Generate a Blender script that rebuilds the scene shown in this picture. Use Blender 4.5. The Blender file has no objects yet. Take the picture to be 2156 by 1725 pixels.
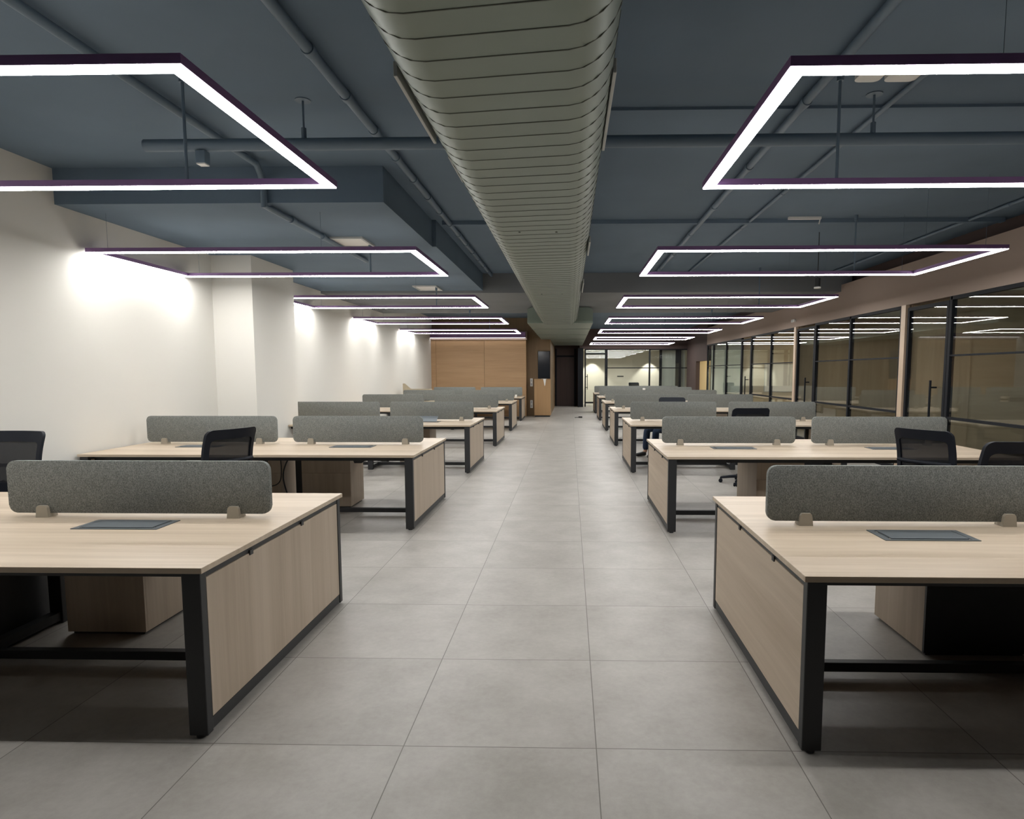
import bpy, bmesh, math, random
from mathutils import Vector, Matrix
random.seed(7)
PI = math.pi
sc = bpy.context.scene
C = sc.collection

# ------------------------------------------------------------------ camera
W, H = 2156.0, 1725.0
F, CX, CY, EYE = 1329.1, 1168.4, 904.95, 1.5476
cam_d = bpy.data.cameras.new('camera')
cam = bpy.data.objects.new('camera', cam_d)
C.objects.link(cam)
RIGHT = Vector((0.999726855, 0.0233664, -0.00047444))
DOWN = Vector((0.00164218, -0.0904815, -0.9958968))
FWD = Vector((-0.0233135, 0.995624, -0.0904951))
M = Matrix.Identity(4)
for i in range(3):
    M[i][0] = RIGHT[i]; M[i][1] = -DOWN[i]; M[i][2] = -FWD[i]
M[2][3] = EYE
cam.matrix_world = M
cam_d.sensor_fit = 'HORIZONTAL'
cam_d.sensor_width = 36.0
cam_d.lens = F * 36.0 / W
cam_d.shift_x = (W / 2 - CX) / W
cam_d.shift_y = (CY - H / 2) / W
cam_d.clip_start = 0.05
cam_d.clip_end = 200
sc.camera = cam

# ------------------------------------------------------------------ world, exposure
wd = bpy.data.worlds.new('world'); sc.world = wd
wd.use_nodes = True
wd.node_tree.nodes['Background'].inputs[0].default_value = (0.004, 0.005, 0.006, 1)
wd.node_tree.nodes['Background'].inputs[1].default_value = 1.0
vs = sc.view_settings
vs.view_transform = 'Standard'
vs.look = 'None'
vs.gamma = 1.0
vs.use_curve_mapping = False
vs.exposure = 0.0
cy = sc.cycles
cy.use_denoising = True
cy.max_bounces = 10; cy.diffuse_bounces = 5; cy.glossy_bounces = 4
cy.transmission_bounces = 6; cy.transparent_max_bounces = 24
cy.sample_clamp_indirect = 6.0
cy.caustics_reflective = False; cy.caustics_refractive = False
LED = 46.0           # strength of the LED strips

# ------------------------------------------------------------------ materials
def newmat(name):
    m = bpy.data.materials.new(name); m.use_nodes = True
    nt = m.node_tree
    return m, nt, nt.nodes['Principled BSDF']
def plain(name, col, rough=0.5, metal=0.0, spec=0.5, noise=0.0, nscale=8.0):
    m, nt, b = newmat(name)
    b.inputs['Roughness'].default_value = rough
    b.inputs['Metallic'].default_value = metal
    b.inputs['Specular IOR Level'].default_value = spec
    if noise > 0:
        tc = nt.nodes.new('ShaderNodeTexCoord')
        n = nt.nodes.new('ShaderNodeTexNoise'); n.inputs['Scale'].default_value = nscale
        n.inputs['Detail'].default_value = 5
        r = nt.nodes.new('ShaderNodeValToRGB')
        r.color_ramp.elements[0].position = 0.3; r.color_ramp.elements[1].position = 0.7
        r.color_ramp.elements[0].color = [max(0, c * (1 - noise)) for c in col] + [1]
        r.color_ramp.elements[1].color = [c * (1 + noise) for c in col] + [1]
        nt.links.new(tc.outputs['Object'], n.inputs['Vector'])
        nt.links.new(n.outputs['Fac'], r.inputs['Fac'])
        nt.links.new(r.outputs['Color'], b.inputs['Base Color'])
    else:
        b.inputs['Base Color'].default_value = (*col, 1)
    return m
def wood(name, dark, light, grain='x', fine=34.0, rough=0.45, seams=None):
    m, nt, b = newmat(name)
    tc = nt.nodes.new('ShaderNodeTexCoord'); oi = nt.nodes.new('ShaderNodeObjectInfo')
    ml = nt.nodes.new('ShaderNodeVectorMath'); ml.operation = 'MULTIPLY_ADD'
    ml.inputs[1].default_value = (1, 1, 1)
    sca = nt.nodes.new('ShaderNodeVectorMath'); sca.operation = 'SCALE'
    sca.inputs[0].default_value = (7.3, 4.1, 5.7)
    nt.links.new(oi.outputs['Random'], sca.inputs['Scale'])
    nt.links.new(tc.outputs['Object'], ml.inputs[0]); nt.links.new(sca.outputs[0], ml.inputs[2])
    mp = nt.nodes.new('ShaderNodeMapping')
    s = {'x': (0.9, fine, fine), 'y': (fine, 0.9, fine), 'z': (fine, fine, 0.9)}[grain]
    mp.inputs['Scale'].default_value = s
    nt.links.new(ml.outputs[0], mp.inputs['Vector'])
    n1 = nt.nodes.new('ShaderNodeTexNoise'); n1.inputs['Scale'].default_value = 1.0
    n1.inputs['Detail'].default_value = 6; n1.inputs['Roughness'].default_value = 0.62
    n1.inputs['Distortion'].default_value = 0.35
    nt.links.new(mp.outputs['Vector'], n1.inputs['Vector'])
    mp2 = nt.nodes.new('ShaderNodeMapping')
    mp2.inputs['Scale'].default_value = tuple(v * 0.22 for v in s)
    nt.links.new(ml.outputs[0], mp2.inputs['Vector'])
    n2 = nt.nodes.new('ShaderNodeTexNoise'); n2.inputs['Scale'].default_value = 1.0
    n2.inputs['Detail'].default_value = 3
    nt.links.new(mp2.outputs['Vector'], n2.inputs['Vector'])
    ad = nt.nodes.new('ShaderNodeMath'); ad.operation = 'ADD'
    nt.links.new(n1.outputs['Fac'], ad.inputs[0]); nt.links.new(n2.outputs['Fac'], ad.inputs[1])
    dv = nt.nodes.new('ShaderNodeMath'); dv.operation = 'MULTIPLY'; dv.inputs[1].default_value = 0.5
    nt.links.new(ad.outputs[0], dv.inputs[0])
    r = nt.nodes.new('ShaderNodeValToRGB')
    r.color_ramp.elements[0].position = 0.34; r.color_ramp.elements[1].position = 0.66
    r.color_ramp.elements[0].color = (*dark, 1); r.color_ramp.elements[1].color = (*light, 1)
    nt.links.new(dv.outputs[0], r.inputs['Fac'])
    nt.links.new(r.outputs['Color'], b.inputs['Base Color'])
    b.inputs['Roughness'].default_value = rough
    b.inputs['Specular IOR Level'].default_value = 0.35
    return m
def fabric(name, a, c, scale=260.0):
    m, nt, b = newmat(name)
    tc = nt.nodes.new('ShaderNodeTexCoord')
    mp = nt.nodes.new('ShaderNodeMapping'); mp.inputs['Scale'].default_value = (1.0, 1.0, 0.55)
    n = nt.nodes.new('ShaderNodeTexNoise'); n.inputs['Scale'].default_value = scale
    n.inputs['Detail'].default_value = 3; n.inputs['Roughness'].default_value = 0.7
    n2 = nt.nodes.new('ShaderNodeTexNoise'); n2.inputs['Scale'].default_value = 45
    n2.inputs['Detail'].default_value = 2
    mx = nt.nodes.new('ShaderNodeMath'); mx.operation = 'MULTIPLY_ADD'
    mx.inputs[1].default_value = 0.12
    nt.links.new(tc.outputs['Object'], mp.inputs['Vector'])
    nt.links.new(mp.outputs['Vector'], n.inputs['Vector'])
    nt.links.new(mp.outputs['Vector'], n2.inputs['Vector'])
    nt.links.new(n2.outputs['Fac'], mx.inputs[0]); nt.links.new(n.outputs['Fac'], mx.inputs[2])
    r = nt.nodes.new('ShaderNodeValToRGB')
    r.color_ramp.elements[0].position = 0.40; r.color_ramp.elements[1].position = 0.74
    r.color_ramp.elements[0].color = (*a, 1); r.color_ramp.elements[1].color = (*c, 1)
    nt.links.new(mx.outputs[0], r.inputs['Fac'])
    nt.links.new(r.outputs['Color'], b.inputs['Base Color'])
    b.inputs['Roughness'].default_value = 0.95
    b.inputs['Specular IOR Level'].default_value = 0.1
    bp = nt.nodes.new('ShaderNodeBump'); bp.inputs['Strength'].default_value = 0.25
    bp.inputs['Distance'].default_value = 0.002
    nt.links.new(n.outputs['Fac'], bp.inputs['Height']); nt.links.new(bp.outputs[0], b.inputs['Normal'])
    return m
def emit(name, col, s):
    m = bpy.data.materials.new(name); m.use_nodes = True
    nt = m.node_tree; nt.nodes.clear()
    o = nt.nodes.new('ShaderNodeOutputMaterial'); e = nt.nodes.new('ShaderNodeEmission')
    e.inputs[0].default_value = (*col, 1); e.inputs[1].default_value = s
    nt.links.new(e.outputs[0], o.inputs[0])
    return m
def glass_mat(name, tint):
    m = bpy.data.materials.new(name); m.use_nodes = True
    nt = m.node_tree; nt.nodes.clear()
    o = nt.nodes.new('ShaderNodeOutputMaterial')
    t = nt.nodes.new('ShaderNodeBsdfTransparent'); t.inputs[0].default_value = (*tint, 1)
    g = nt.nodes.new('ShaderNodeBsdfGlossy'); g.inputs['Roughness'].default_value = 0.0
    g.inputs['Color'].default_value = (0.95, 0.97, 0.96, 1)
    f = nt.nodes.new('ShaderNodeFresnel')
    ge = nt.nodes.new('ShaderNodeNewGeometry')
    mm = nt.nodes.new('ShaderNodeMix'); mm.data_type = 'FLOAT'
    mm.inputs['A'].default_value = 1.5; mm.inputs['B'].default_value = 1 / 1.5
    nt.links.new(ge.outputs['Backfacing'], mm.inputs['Factor'])
    nt.links.new(mm.outputs['Result'], f.inputs['IOR'])
    mx = nt.nodes.new('ShaderNodeMixShader')
    nt.links.new(f.outputs[0], mx.inputs[0]); nt.links.new(t.outputs[0], mx.inputs[1])
    nt.links.new(g.outputs[0], mx.inputs[2]); nt.links.new(mx.outputs[0], o.inputs[0])
    return m
def mesh_net(name, col, clear):
    m, nt, b = newmat(name)
    b.inputs['Base Color'].default_value = (*col, 1); b.inputs['Roughness'].default_value = 0.8
    o = nt.nodes['Material Output']
    t = nt.nodes.new('ShaderNodeBsdfTransparent')
    mx = nt.nodes.new('ShaderNodeMixShader'); mx.inputs[0].default_value = clear
    nt.links.new(b.outputs[0], mx.inputs[1]); nt.links.new(t.outputs[0], mx.inputs[2])
    nt.links.new(mx.outputs[0], o.inputs[0])
    return m
def floor_mat():
    m, nt, b = newmat('concrete_tile')
    T, X0, Y0 = 0.8, 0.1121, 2.4801
    tc = nt.nodes.new('ShaderNodeTexCoord')
    sep = nt.nodes.new('ShaderNodeSeparateXYZ'); nt.links.new(tc.outputs['Object'], sep.inputs[0])
    def math_(op, a, v=None, w=None):
        n = nt.nodes.new('ShaderNodeMath'); n.operation = op
        for i, q in enumerate((a, v, w)):
            if q is None: continue
            if isinstance(q, (int, float)): n.inputs[i].default_value = q
            else: nt.links.new(q, n.inputs[i])
        return n.outputs[0]
    joints, cells = [], []
    for ax, o0 in (('X', X0), ('Y', Y0)):
        u = math_('DIVIDE', math_('SUBTRACT', sep.outputs[ax], o0), T)
        fr = math_('FRACT', math_('ADD', u, 100.0))
        cells.append(math_('FLOOR', math_('ADD', u, 100.0)))
        d = math_('MINIMUM', fr, math_('SUBTRACT', 1.0, fr))
        joints.append(math_('LESS_THAN', d, 0.0021 / T))
    j = math_('MAXIMUM', joints[0], joints[1])
    cmb = nt.nodes.new('ShaderNodeCombineXYZ')
    nt.links.new(cells[0], cmb.inputs[0]); nt.links.new(cells[1], cmb.inputs[1])
    wn = nt.nodes.new('ShaderNodeTexWhiteNoise'); wn.noise_dimensions = '2D'
    nt.links.new(cmb.outputs[0], wn.inputs['Vector'])
    off = nt.nodes.new('ShaderNodeVectorMath'); off.operation = 'MULTIPLY_ADD'
    nt.links.new(wn.outputs['Color'], off.inputs[0]); off.inputs[1].default_value = (9, 9, 0)
    nt.links.new(tc.outputs['Object'], off.inputs[2])
    n1 = nt.nodes.new('ShaderNodeTexNoise'); n1.inputs['Scale'].default_value = 2.6
    n1.inputs['Detail'].default_value = 8; n1.inputs['Roughness'].default_value = 0.6
    n2 = nt.nodes.new('ShaderNodeTexNoise'); n2.inputs['Scale'].default_value = 30
    n2.inputs['Detail'].default_value = 5; n2.inputs['Roughness'].default_value = 0.7
    for n in (n1, n2): nt.links.new(off.outputs[0], n.inputs['Vector'])
    s = math_('MULTIPLY_ADD', n2.outputs['Fac'], 0.3, math_('MULTIPLY', n1.outputs['Fac'], 0.7))
    s = math_('MULTIPLY_ADD', wn.outputs['Value'], 0.05, s)
    r = nt.nodes.new('ShaderNodeValToRGB')
    r.color_ramp.elements[0].position = 0.36; r.color_ramp.elements[1].position = 0.68
    r.color_ramp.elements[0].color = (0.290, 0.272, 0.245, 1)
    r.color_ramp.elements[1].color = (0.410, 0.390, 0.360, 1)
    nt.links.new(s, r.inputs['Fac'])
    mx = nt.nodes.new('ShaderNodeMix'); mx.data_type = 'RGBA'
    nt.links.new(j, mx.inputs['Factor']); nt.links.new(r.outputs['Color'], mx.inputs['A'])
    mx.inputs['B'].default_value = (0.13, 0.12, 0.105, 1)
    nt.links.new(mx.outputs['Result'], b.inputs['Base Color'])
    b.inputs['Roughness'].default_value = 0.42
    b.inputs['Specular IOR Level'].default_value = 0.4
    return m

MT = {}
MT['floor'] = floor_mat()
MT['ceiling'] = plain('blue_grey_ceiling_paint', (0.138, 0.190, 0.252), 0.8, noise=0.06, nscale=1.3, spec=0.2)
MT['grey_ceiling'] = plain('grey_beam_paint', (0.175, 0.185, 0.195), 0.8, noise=0.05, nscale=1.3, spec=0.2)
MT['pipe'] = plain('blue_grey_pipe_paint', (0.115, 0.165, 0.22), 0.5)
MT['wall'] = plain('white_wall_paint', (0.69, 0.675, 0.63), 0.85, spec=0.2)
MT['taupe'] = plain('taupe_paint', (0.30, 0.235, 0.20), 0.8, spec=0.2)
MT['brown'] = plain('dark_brown_paint', (0.085, 0.060, 0.055), 0.7, spec=0.2)
MT['darkwood'] = wood('dark_wood', (0.035, 0.018, 0.015), (0.060, 0.032, 0.026), 'z', 20)
MT['honey'] = wood('honey_wood_panel', (0.40, 0.245, 0.125), (0.50, 0.32, 0.175), 'x', 16, 0.5)
MT['walnut'] = wood('brown_wood_panel', (0.15, 0.095, 0.048), (0.20, 0.13, 0.066), 'z', 18, 0.55)
MT['cab'] = wood('cabinet_wood', (0.33, 0.195, 0.090), (0.40, 0.245, 0.120), 'z', 16, 0.55)
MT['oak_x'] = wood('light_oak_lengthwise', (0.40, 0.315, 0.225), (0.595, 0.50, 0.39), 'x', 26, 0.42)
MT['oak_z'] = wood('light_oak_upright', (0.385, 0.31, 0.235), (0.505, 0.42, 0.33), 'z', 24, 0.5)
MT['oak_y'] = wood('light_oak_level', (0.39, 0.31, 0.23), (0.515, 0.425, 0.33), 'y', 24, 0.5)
MT['oak_edge'] = wood('oak_edge', (0.36, 0.265, 0.165), (0.42, 0.32, 0.21), 'x', 20)
MT['room_wood'] = wood('room_wood_upright', (0.43, 0.34, 0.235), (0.54, 0.44, 0.315), 'z', 12, 0.5)
MT['room_wood_x'] = wood('room_wood_level', (0.43, 0.35, 0.245), (0.53, 0.44, 0.315), 'x', 12, 0.5)
MT['edge_wood'] = wood('pale_wood_edge', (0.46, 0.35, 0.25), (0.56, 0.44, 0.33), 'z', 20)
MT['black'] = plain('black_powder_coat', (0.016, 0.017, 0.019), 0.5)
MT['frame'] = plain('black_aluminium_frame', (0.012, 0.013, 0.016), 0.6, spec=0.12)
MT['fabric'] = fabric('grey_felt', (0.104, 0.112, 0.107), (0.288, 0.303, 0.290), 230)
MT['clamp'] = plain('taupe_clamp', (0.36, 0.325, 0.265), 0.5)
MT['steel'] = plain('grey_metal_lid', (0.135, 0.155, 0.17), 0.38, metal=0.35)
MT['steel_dark'] = plain('dark_slot', (0.02, 0.022, 0.025), 0.5)
MT['housing'] = plain('fringe_tinted_profile', (0.20, 0.105, 0.26), 0.45)  # purple lens fringing painted into the housing colour
MT['led'] = emit('led_diffuser', (1.0, 0.985, 0.955), LED)
MT['led_dim'] = emit('dim_led_diffuser', (1.0, 0.97, 0.98), 4.0)
MT['duct'] = plain('grey_green_duct', (0.205, 0.248, 0.215), 0.42, metal=0.25, noise=0.04, nscale=3)
MT['seam'] = plain('duct_seam', (0.085, 0.095, 0.08), 0.5)
MT['grille'] = plain('pale_grille', (0.46, 0.475, 0.47), 0.5)
MT['chair'] = plain('black_chair_plastic', (0.009, 0.011, 0.017), 0.55, spec=0.2)
MT['net'] = mesh_net('black_chair_mesh', (0.007, 0.008, 0.012), 0.22)
MT['seat'] = fabric('black_seat_cloth', (0.012, 0.013, 0.017), (0.03, 0.031, 0.038), 300)
MT['glass'] = glass_mat('clear_glass', (0.955, 0.975, 0.965))
MT['white'] = plain('white_plastic', (0.78, 0.77, 0.74), 0.4)
MT['screen'] = plain('black_display', (0.012, 0.014, 0.019), 0.12)
MT['card'] = plain('beige_cardboard', (0.46, 0.39, 0.28), 0.8, noise=0.05, nscale=10)
MT['cream'] = plain('cream_paint', (0.74, 0.62, 0.40), 0.8)
MT['greywall'] = plain('grey_green_paint', (0.52, 0.53, 0.47), 0.8)
MT['roomceil'] = plain('pale_room_ceiling', (0.78, 0.84, 0.82), 0.8)
MT['farwall'] = plain('warm_white_paint', (0.66, 0.635, 0.56), 0.85)
MT['spot'] = emit('spot_lens', (1.0, 0.95, 0.85), 3.0)
MT['denim'] = fabric('blue_denim', (0.020, 0.030, 0.055), (0.050, 0.070, 0.115), 180)
MT['shirt'] = fabric('dark_blue_cloth', (0.015, 0.018, 0.03), (0.04, 0.045, 0.07), 180)
MT['skin'] = plain('skin', (0.36, 0.20, 0.13), 0.55)
MT['hair'] = plain('black_hair', (0.010, 0.008, 0.007), 0.5)
MT['shoe'] = plain('black_shoe', (0.012, 0.012, 0.013), 0.5)

# ------------------------------------------------------------------ mesh helpers
def bm_box(bm, x0, x1, y0, y1, z0, z1, bev=0.0, seg=2):
    r = bmesh.ops.create_cube(bm, size=1.0)
    vsx = r['verts']
    for v in vsx:
        v.co = Vector(((x0 + x1) / 2 + v.co.x * (x1 - x0), (y0 + y1) / 2 + v.co.y * (y1 - y0), (z0 + z1) / 2 + v.co.z * (z1 - z0)))
    if bev > 0:
        es = list({e for v in vsx for e in v.link_edges})
        bmesh.ops.bevel(bm, geom=es, offset=bev, segments=seg, affect='EDGES', profile=0.5)
def bm_cyl(bm, p0, p1, r0, r1=None, seg=16):
    r1 = r0 if r1 is None else r1
    p0, p1 = Vector(p0), Vector(p1)
    d = p1 - p0
    q = d.to_track_quat('Z', 'Y').to_matrix().to_4x4()
    q.translation = (p0 + p1) / 2
    bmesh.ops.create_cone(bm, cap_ends=True, segments=seg, radius1=r0, radius2=r1, depth=d.length, matrix=q)
def bm_tube(bm, pts, r, seg=10, closed=False):
    pts = [Vector(p) for p in pts]
    n = len(pts); rings = []
    up = None
    for i, p in enumerate(pts):
        a = pts[i - 1] if (i > 0 or closed) else p
        b = pts[(i + 1) % n] if (i < n - 1 or closed) else p
        t = (b - a).normalized()
        if up is None:
            up = t.orthogonal().normalized()
        up = (up - t * up.dot(t)).normalized()
        sd = t.cross(up)
        rr = r[i] if isinstance(r, (list, tuple)) else r
        rings.append([bm.verts.new(p + (up * math.cos(2 * PI * k / seg) + sd * math.sin(2 * PI * k / seg)) * rr) for k in range(seg)])
    m = n if closed else n - 1
    for i in range(m):
        A, B = rings[i], rings[(i + 1) % n]
        for k in range(seg):
            bm.faces.new((A[k], A[(k + 1) % seg], B[(k + 1) % seg], B[k]))
    if not closed:
        bm.faces.new(rings[0][::-1]); bm.faces.new(rings[-1])
def rrect(w, h, r, n=6, cx=0.0, cz=0.0):
    out = []
    for (sx, sz, a0) in ((1, 1, 0), (-1, 1, 90), (-1, -1, 180), (1, -1, 270)):
        for k in range(n + 1):
            a = math.radians(a0 + 90 * k / n)
            out.append((cx + sx * (w / 2 - r) + r * math.cos(a), cz + sz * (h / 2 - r) + r * math.sin(a)))
    return out
def bm_prism(bm, poly, f0, f1):
    """poly: list of 2-D points; f0/f1 map a 2-D point to 3-D for the two caps"""
    a = [bm.verts.new(f0(p)) for p in poly]; b = [bm.verts.new(f1(p)) for p in poly]
    n = len(poly)
    bm.faces.new(a); bm.faces.new(b[::-1])
    for i in range(n):
        bm.faces.new((a[i], b[i], b[(i + 1) % n], a[(i + 1) % n]))
def obj(name, bm, mat, parent=None, smooth=False, loc=None):
    bmesh.ops.recalc_face_normals(bm, faces=bm.faces[:])
    me = bpy.data.meshes.new(name)
    bm.to_mesh(me); bm.free()
    if smooth:
        for p in me.polygons: p.use_smooth = True
        me.set_sharp_from_angle(angle=math.radians(40))
    me.materials.append(mat)
    o = bpy.data.objects.new(name, me)
    C.objects.link(o)
    if parent: o.parent = parent
    if loc is not None: o.location = loc
    return o
def box(name, x0, x1, y0, y1, z0, z1, mat, parent=None, bev=0.0):
    bm = bmesh.new(); bm_box(bm, min(x0, x1), max(x0, x1), min(y0, y1), max(y0, y1), z0, z1, bev)
    return obj(name, bm, mat, parent)
def tag(o, label, cat, group=None):
    o['label'] = label; o['category'] = cat
    if group: o['group'] = group
    return o
def thing(name, label, cat, loc=(0, 0, 0), rz=0.0, group=None):
    o = bpy.data.objects.new(name, None); C.objects.link(o)
    o.empty_display_size = 0.1
    o.location = loc; o.rotation_euler = (0, 0, rz)
    return tag(o, label, cat, group)
def struct(o):
    o['kind'] = 'structure'; return o
KIDS = {}
def kids(o): return [c for c in bpy.data.objects if c.parent == o]
def dup(root, loc, rz=None, label=None, group=None):
    r = root.copy(); C.objects.link(r); r.location = loc
    if rz is not None: r.rotation_euler = (0, 0, rz)
    if label: r['label'] = label
    if group: r['group'] = group
    for ch in kids(root):
        c = ch.copy(); C.objects.link(c); c.parent = r
        for g in kids(ch):
            d = g.copy(); C.objects.link(d); d.parent = c
    return r

# ------------------------------------------------------------------ room shell
XL, XR, ZC = -4.87, 5.2, 3.46
struct(box('floor', -5.4, 10.2, -3.2, 36, -0.12, 0, MT['floor']))
struct(box('ceiling', -5.4, 10.2, -3.2, 36, ZC, ZC + 0.2, MT['ceiling']))
struct(box('wall_left', XL - 0.2, XL, -3.0, 22.4, 0, ZC, MT['wall']))
struct(box('wall_back', XL - 0.2, 10.2, -3.2, -3.0, 0, ZC, MT['brown']))
struct(box('column', XL, -4.32, 8.62, 9.93, 0, 3.13, MT['wall']))
struct(box('ceiling_drop', XL, -1.74, 6.02, 8.12, 3.13, ZC, MT['ceiling']))
struct(box('ceiling_drop', XL, -1.69, 8.12, 12.42, 3.13, ZC, MT['ceiling']))
struct(box('ceiling_beam', XL, XR + 0.2, 12.42, 16.6, 3.085, ZC, MT['grey_ceiling']))
for k, (y, d) in enumerate(((4.78, 0.02), (8.16, 0.05))):
    struct(box('ceiling_rib', -1.62 if k else 0.2, XR + 0.2, y, y + 0.09, ZC - d, ZC, MT['ceiling']))
# right: fascia over the glass, recess above it, brown wall further back
struct(box('wall_right', XR, XR + 0.16, -3.0, 24.25, 2.58, 3.2, MT['taupe']))
struct(box('wall_right_top', XR + 0.3, XR + 0.42, -3.0, 28.3, 3.2, ZC, MT['brown']))
struct(box('trim_1', XR, XR + 0.42, -3.0, 24.25, 3.2, 3.215, MT['taupe']))
struct(box('wall_right_near', XR, XR + 0.16, -3.0, 4.0, 0, 2.58, MT['taupe']))
bm = bmesh.new()
bm_box(bm, XR, XR + 0.16, 26.28, 28.3, 0, ZC)
bm_box(bm, XR, XR + 0.16, 24.25, 26.28, 1.99, ZC)
struct(obj('wall_right_far', bm, MT['brown']))
# far end, left of the corridor
struct(box('wall_far', XL - 0.2, -0.68, 22.5, 22.7, 0, ZC, MT['walnut']))
struct(box('ceiling_bulkhead', XL, -1.50, 22.16, 22.5, 2.68, 2.97, MT['taupe']))
for k, (a, b_) in enumerate(((XL, -4.70), (-4.694, -3.0), (-2.994, -1.53))):
    struct(box('wall_far_panel', a, b_, 22.2, 22.5, 0, 2.68, MT['honey'], bev=0.003))
struct(box('wall_far_pier', -1.2, -0.68, 22.4, 22.5, 0, ZC, MT['walnut']))
struct(box('wall_corridor', -0.88, -0.68, 22.7, 29.1, 0, ZC, MT['walnut']))
# corridor end
struct(box('wall_far_end', -0.95, 0.62, 29.2, 29.4, 0, ZC, MT['brown']))
# far glazed room
struct(box('wall_far_room', 0.3, 10.2, 32.0, 32.2, 0, ZC, MT['farwall']))
struct(box('ceiling_far_room', 0.45, 9.4, 28.4, 32.0, 2.62, 2.75, MT['farwall']))
struct(box('wall_far_fascia', 0.45, XR + 0.45, 28.25, 28.4, 2.58, ZC, MT['brown']))
struct(box('wall_far_room_side', 0.40, 0.50, 28.45, 32.0, 0, 2.62, MT['farwall']))
struct(box('wall_far_room_partition', 5.45, 9.4, 28.32, 28.42, 0, 2.62, MT['farwall']))
struct(box('wall_outer_right', 9.4, 9.6, -3.0, 32.2, 0, ZC, MT['room_wood']))
# meeting rooms behind the right-hand glass
struct(box('ceiling_meeting_rooms', XR + 0.16, 9.4, -3.0, 28.3, 2.8, 2.95, MT['roomceil']))
PARTS_Y = (10.0, 14.75, 19.47, 24.2)
struct(box('wall_partition', XR + 0.075, XR + 1.02, 10.0, 10.11, 0, 2.8, MT['edge_wood']))
struct(box('wall_partition', XR + 1.02, 9.4, 10.0, 10.11, 0, 2.8, MT['room_wood_x']))
struct(box('wall_partition_panel', XR + 0.1, XR + 1.0, 9.97, 10.0, 0, 2.7, MT['room_wood']))
struct(box('wall_partition', XR + 0.075, 9.4, 14.75, 14.85, 0, 2.8, MT['room_wood']))
struct(box('wall_partition', XR + 0.075, 9.4, 19.47, 19.57, 0, 2.8, MT['room_wood_x']))
struct(box('wall_partition', XR + 0.16, 9.4, 24.2, 24.3, 0, 2.8, MT['greywall']))
struct(box('wall_partition', XR + 0.16, 9.4, 26.7, 26.8, 0, 2.8, MT['cream']))
struct(box('trim_2', XR - 0.02, XR + 0.04, 9.99, 10.12, 0, 2.58, MT['edge_wood']))
struct(box('trim_3', XR - 0.02, XR + 0.04, 14.74, 14.86, 0, 2.58, MT['edge_wood']))

# ------------------------------------------------------------------ glass walls on the right
FT = 0.06
def glazed_panels(n, ys, transom=1.775, rail=0.915, door=None):
    """a run of fixed panes between the given stations along the aisle wall"""
    root = bpy.data.objects.new('window_%d' % n, None); C.objects.link(root)
    root['kind'] = 'structure'
    bm = bmesh.new()
    for y in ys:
        bm_box(bm, XR, XR + 0.07, y - FT / 2, y + FT / 2, 0, 2.58)
    a, b_ = ys[0], ys[-1]
    bm_box(bm, XR, XR + 0.07, a, b_, 2.53, 2.58)
    bm_box(bm, XR, XR + 0.07, a, b_, 0, 0.06)
    bm_box(bm, XR + 0.005, XR + 0.05, a, b_, transom - 0.012, transom + 0.012)
    if rail: bm_box(bm, XR + 0.005, XR + 0.06, a, b_, rail - 0.018, rail + 0.018)
    obj('window_frame', bm, MT['frame'], root)
    for y0, y1 in zip(ys[:-1], ys[1:]):
        box('pane', XR + 0.02, XR + 0.03, y0 + FT / 2 - 0.004, y1 - FT / 2 + 0.004, 0.055, 2.535, MT['glass'], root)
    return root
def glazed_door(n, y0, y1, hy):
    root = bpy.data.objects.new('door_%d' % n, None); C.objects.link(root)
    root['kind'] = 'structure'
    bm = bmesh.new()
    bm_box(bm, XR, XR + 0.06, y0, y0 + 0.05, 0.01, 2.53)
    bm_box(bm, XR, XR + 0.06, y1 - 0.05, y1, 0.01, 2.53)
    bm_box(bm, XR, XR + 0.06, y0 + 0.05, y1 - 0.05, 2.48, 2.53)
    bm_box(bm, XR, XR + 0.06, y0 + 0.05, y1 - 0.05, 0.01, 0.09)
    obj('door_frame', bm, MT['frame'], root)
    box('pane', XR + 0.02, XR + 0.03, y0 + 0.047, y1 - 0.047, 0.087, 2.483, MT['glass'], root)
    bm = bmesh.new()
    bm_tube(bm, [(XR - 0.07, hy, 0.72), (XR - 0.07, hy, 1.43)], 0.016, 12)
    for z in (0.82, 1.33):
        bm_cyl(bm, (XR - 0.07, hy, z), (XR + 0.02, hy, z), 0.012, seg=10)
    obj('door_handle', bm, MT['frame'], root, True)
    return root
glazed_panels(1, [4.03, 5.6, 7.15, 8.86])
glazed_door(1, 8.9, 9.96, 9.13)
glazed_panels(2, [10.16, 11.96, 13.62])
glazed_door(2, 13.66, 14.71, 13.93)
glazed_panels(3, [14.89, 16.6, 18.36])
glazed_door(3, 18.40, 19.40, 18.66)
glazed_panels(4, [19.44, 21.3, 23.2, 24.17], rail=None)

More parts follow.
